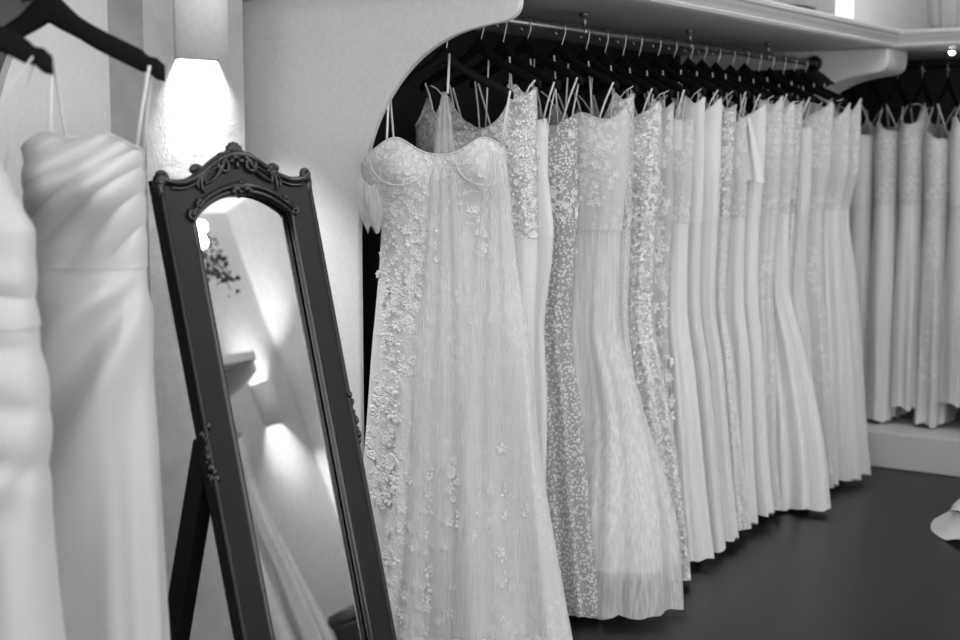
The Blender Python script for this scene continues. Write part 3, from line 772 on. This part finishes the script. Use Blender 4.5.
# ------------------------------------------------------------------ wall lamps, added ceiling fill lights
def sconce(label, wx, y, z0, z1, r, power):
    """half-round wall washer, flat back on the wall, open at the top and the bottom"""
    s = 1 if wx < 0 else -1
    t = thing('wall_lamp', label, 'lamp', (wx, y, z0))
    h = z1 - z0; n = 33; v = []
    for rr, zz in ((r, 0), (r, h), (r-.004, h), (r-.004, 0)):
        v += [(s*(.001 + rr*1.0*math.sin(PI*j/(n-1))), rr*math.cos(PI*j/(n-1)), zz) for j in range(n)]
    f = [(a*n+j, a*n+j+1, ((a+1)%4)*n+j+1, ((a+1)%4)*n+j) for a in range(4) for j in range(n-1)]
    f += [(0, n, 2*n, 3*n), (n-1, 2*n-1, 3*n-1, 4*n-1)]
    MB().add(v, f).build('shade', M['lamp_white'], t, True)
    MB().box((min(s*.001, s*.055), -.05, h/2-.012), (max(s*.001, s*.055), .05, h/2+.012)).build('lamp_holder', M['lamp_white'], t)
    for rot, zz in ((0, .012), (PI, h-.012)):
        li = bpy.data.lights.new('lamp_beam', 'AREA'); li.energy = power; li.shape = 'RECTANGLE'; li.size = .03; li.size_y = 2*r - .02; li.spread = math.radians(88)
        lo_ = bpy.data.objects.new('lamp_beam', li); C.objects.link(lo_); lo_.parent = t; lo_.location = (s*.022, 0, zz); lo_.rotation_euler = (rot, 0, 0)
    return t
sconce('white half-round wall lamp shining on the plaster above the standing mirror', PT, 2.908, 1.752, 2.06, .088, 4.2)
sconce('white half-round wall lamp on the opposite wall, seen in the standing mirror', XR, 7.02, 1.62, 1.92, .088, 4.2)
k = 0
for (x, y) in ((-.9, .3), (-.9, 2.4), (-.9, 5.1), (.9, .3), (.9, 2.4), (.6, 5.3)):  # unseen glowing panels added on the ceiling to brighten gowns and walls
    t = thing('ceiling_light', ['square ceiling light nearest the window on the dress side', 'square ceiling light above the standing mirror side of the room', 'square ceiling light above the far gowns',
              'square ceiling light nearest the window on the opposite side', 'square ceiling light at mid room on the opposite side', 'square ceiling light at the far end on the opposite side'][k], 'lamp', (x, y, HC-.001), 0, 'square ceiling lights')
    MB().box((-.43, -.43, -.05), (.43, -.40, 0)).box((-.43, .40, -.05), (.43, .43, 0)).box((-.43, -.40, -.05), (-.40, .40, 0)).box((.40, -.40, -.05), (.43, .40, 0)).build('frame', M['lamp_white'], t)
    MB().box((-.40, -.40, -.035), (.40, .40, -.02)).build('diffuser', M['panel_light'], t)
    k += 1

# ------------------------------------------------------------------ things on the shelves
t = thing('tube_lamp', 'slim lit white tube lamp standing on the shelf corner', 'lamp', (-2.57, 7.17, 2.023))
MB().lathe([(.06, 0), (.06, .015), (.02, .02)], 20).build('base', M['lamp_white'], t, True)
MB().lathe([(.034, .02), (.045, .025), (.045, .60), (.035, .61)], 20).build('tube', M['tube_light'], t, True)
t = thing('basket', 'dark round box on the shelf above the gowns', 'box', (-2.80, 7.0, 2.023))
MB().lathe([(.10, 0), (.115, .01), (.125, .16), (.118, .165), (.11, .16), (.1, .02)], 24).build('body', M['pot'], t, True)
MB().lathe([(.13, .16), (.132, .20), (.06, .215), (.01, .22)], 24).build('lid', M['pot'], t, True)
t = thing('fluted_vase', 'pale fluted vase with dark foot on the end wall shelf', 'vase', (-2.03, 7.08, 2.023))
n = 64; v = []
prf = [(.055, .05), (.075, .09), (.085, .2), (.08, .33), (.07, .42), (.078, .46)]
for r_, z in prf:
    for j in range(n): q_ = r_*(1 + .07*math.cos(j*2*PI/n*9)); v.append((q_*math.cos(2*PI*j/n), q_*math.sin(2*PI*j/n), z))
f = [(i*n+j, i*n+(j+1)%n, (i+1)*n+(j+1)%n, (i+1)*n+j) for i in range(len(prf)-1) for j in range(n)]
MB().add(v, f + [tuple(range(n))[::-1]]).build('body', M['ceramic'], t, True)
MB().lathe([(.06, 0), (.062, .02), (.05, .05)], 24).build('foot', M['pot'], t, True)

# ------------------------------------------------------------------ gown with a train standing near the right edge
GT = Gown([(0, .40, .40, .40), (.06, .38, .38, .37), (.2, .30, .30, .29), (.5, .21, .21, .2), (.95, .14, .14, .12), (1.1, .115, .115, .09), (1.3, .14, .14, .1), (1.6, .14, .14, .09)], seed=31, fold=.03, nf=9, z_fold=.6, zhem=.012, cups=.03, zt=1.4, cupw=.07, sq=1.0)
t, te = gown('gown on the floor at the right edge with its ruffled white train showing', (-1.06, 5.63, 0), .4, GT, 'sweet', (M['tulle'], M['tulle']), 1.08, straps=(), res=(200, 40))
r = np.random.RandomState(5); q = np.linspace(0, 1, 241)[:-1]
for kk, (zz, gr) in enumerate(((.015, .045), (.10, .03), (.17, .02))):
    P = []
    for i in range(7):
        v_ = i/6
        base = GT.pt(q, np.full_like(q, zz + .085*v_), gr*(1-v_) + .012)
        base[:, 2] += .022*np.cos(2*PI*q*19 + kk*2)*(1-v_); base[:, :2] += (.014*np.cos(2*PI*q*27 + kk)*(1-v_))[:, None]*np.stack([np.cos(2*PI*q), np.sin(2*PI*q)], -1); base[:, 2] = np.maximum(base[:, 2], .004)
        P.append(base)
    grid('ruffle', np.array(P), True, M['tulle'], t)

# ------------------------------------------------------------------ opposite side of the room (seen in the mirror)
sh = thing('wall_shelf', 'white shelf on the opposite wall seen in the standing mirror', 'shelf', (XR, 5.32, 1.95))
MB().box((-.62, -1.2, 0), (-.002, 1.1, .06)).build('shelf_board', M['white'], sh, bevel=.006)
MB().prism([(-.60, 0), (-.60, -.06), (-.52, -.10), (-.30, -.14), (-.12, -.26), (-.05, -.40), (-.002, -.42), (-.002, 0)], 'y', 1.06, 1.085).build('bracket', M['white'], sh)
MB().prism([(-.60, 0), (-.60, -.06), (-.52, -.10), (-.30, -.14), (-.12, -.26), (-.05, -.40), (-.002, -.42), (-.002, 0)], 'y', -1.185, -1.16).build('bracket', M['white'], sh)
r4 = thing('hanging_rail', 'rail under the shelf on the opposite wall', 'clothes rail', (1.86, 5.32, ZROD))
MB().tube([(0, -1.158, 0), (0, 1.058, 0)], .0125, 12).build('rod', M['rubber'], r4, True)
for i, (y, mk) in enumerate(((6.12, 'tul'), (5.92, 'sat'), (5.72, 'lace'), (5.52, 'tul'), (5.32, 'crepe'), (5.12, 'soft'))):
    G = Gown(std_prof(.22, .22, .055, .36 if i == 0 else .28, .3, .165, zt=1.72, hb=.08), seed=90+i, fold=.014, nf=10, z_fold=1.1, zhem=.03, cups=.02, zt=1.56)
    d = ['full tulle gown nearest the corner', 'plain satin gown second from the corner', 'lace gown third from the corner', 'tulle gown fourth from the corner', 'crepe gown fifth from the corner', 'soft gown sixth from the corner'][i]
    gown(d + ' on the opposite rail', (1.86, y, 0), PI + math.radians(6*i % 11), G, ['sweet', 'square', 'peak'][i % 3], tuple(M[k] for k in MATS[mk]), 1.24, group='gowns on the opposite rail', res=(100, 26),
         hanger_label='black hanger of the ' + d.replace(' from the corner', '') + ', opposite rail', hgroup='hangers on the opposite rail')
# pendant with two globes and trailing ivy
t = thing('pendant_lamp', 'pendant lamp with two glowing globes reflected in the top of the mirror', 'lamp', (1.0, 5.69, HC-.001))
MB().tube([(0, 0, 0), (0, 0, -.02)], .05, 20).build('canopy', M['rubber'], t)
MB().tube([(0, 0, -.02), (0, 0, -.62)], .004, 6).build('cord', M['rubber'], t)
MB().ball((.0, .04, -.575), .042, n=20).build('globe', M['bulb'], t, True)
MB().ball((.0, -.0, -.665), .042, n=20).build('globe', M['bulb'], t, True)
iv = thing('hanging_ivy', 'dark trailing ivy hanging by the pendant globes, reflected in the mirror', 'plant', (1.02, 5.765, HC-.001))
st = MB(); lf = MB(); ri = random.Random(11)
st.tube([(0, 0, 0), (0, 0, -.62)], .003, 6)
for k in range(5):
    a = k*1.3; L = ri.uniform(.18, .36)
    pts = [(.015*math.cos(a) + .05*j/8*math.cos(a)*math.sin(j/8*2), .015*math.sin(a) + .05*j/8*math.sin(a), -.60 - L*j/8) for j in range(9)]
    st.tube(pts, .0025, 5)
    for p in pts:
        for _ in range(2):
            c = np.array(p) + [ri.uniform(-.03, .03) for _ in range(3)]; s_ = ri.uniform(.015, .026)
            d = np.array([ri.uniform(-1, 1), ri.uniform(-1, 1), ri.uniform(-1, .2)]); d /= np.linalg.norm(d)
            e = np.cross(d, [ri.uniform(-1, 1), ri.uniform(-1, 1), .3]); e /= np.linalg.norm(e); nn = np.cross(d, e)
            lf.add([c - d*s_, c + e*s_*.75 - d*s_*.3, c + d*s_*1.1, c - e*s_*.75 - d*s_*.3, c + nn*s_*.2], [(0,1,4), (1,2,4), (2,3,4), (3,0,4)])
st.build('stem', M['leaf'], iv, True); lf.build('foliage', M['leaf'], iv)['kind'] = 'stuff'
t = thing('ottoman', 'low dark round stool on the floor by the opposite wall, seen at the mirror bottom', 'stool', (1.45, 6.35, 0))
MB().lathe([(.16, 0), (.18, .03), (.18, .22), (.19, .24)], 28).build('base', M['pot'], t, True)
MB().lathe([(.19, .24), (.20, .27), (.18, .31), (.05, .325)], 28).build('cushion', M['pot'], t, True)

# ------------------------------------------------------------------ daylight and camera
wd = bpy.data.worlds.new('daylight'); bpy.context.scene.world = wd; wd.use_nodes = True
wd.node_tree.nodes['Background'].inputs[0].default_value = g(1); wd.node_tree.nodes['Background'].inputs[1].default_value = 2.1

cd = bpy.data.cameras.new('camera'); cam = bpy.data.objects.new('camera', cd); C.objects.link(cam)
cam.location = (0, 0, 1.5); cam.rotation_euler = (math.radians(90 - 6.9), 0, math.radians(34.0))
cd.sensor_width = 36; cd.lens = 1405 / 960 * 36
cd.dof.use_dof = True; cd.dof.focus_distance = 3.95; cd.dof.aperture_fstop = 2.7; cd.dof.aperture_blades = 0
cd.clip_start = .05
sc = bpy.context.scene; sc.camera = cam
sc.view_settings.view_transform = 'Standard'; sc.view_settings.look = 'None'
sc.view_settings.exposure = 0.27; sc.view_settings.gamma = 1; sc.view_settings.use_curve_mapping = False
sc.cycles.transparent_max_bounces = 12; sc.cycles.max_bounces = 8; sc.cycles.use_denoising = True
sc.cycles.sample_clamp_indirect = 6
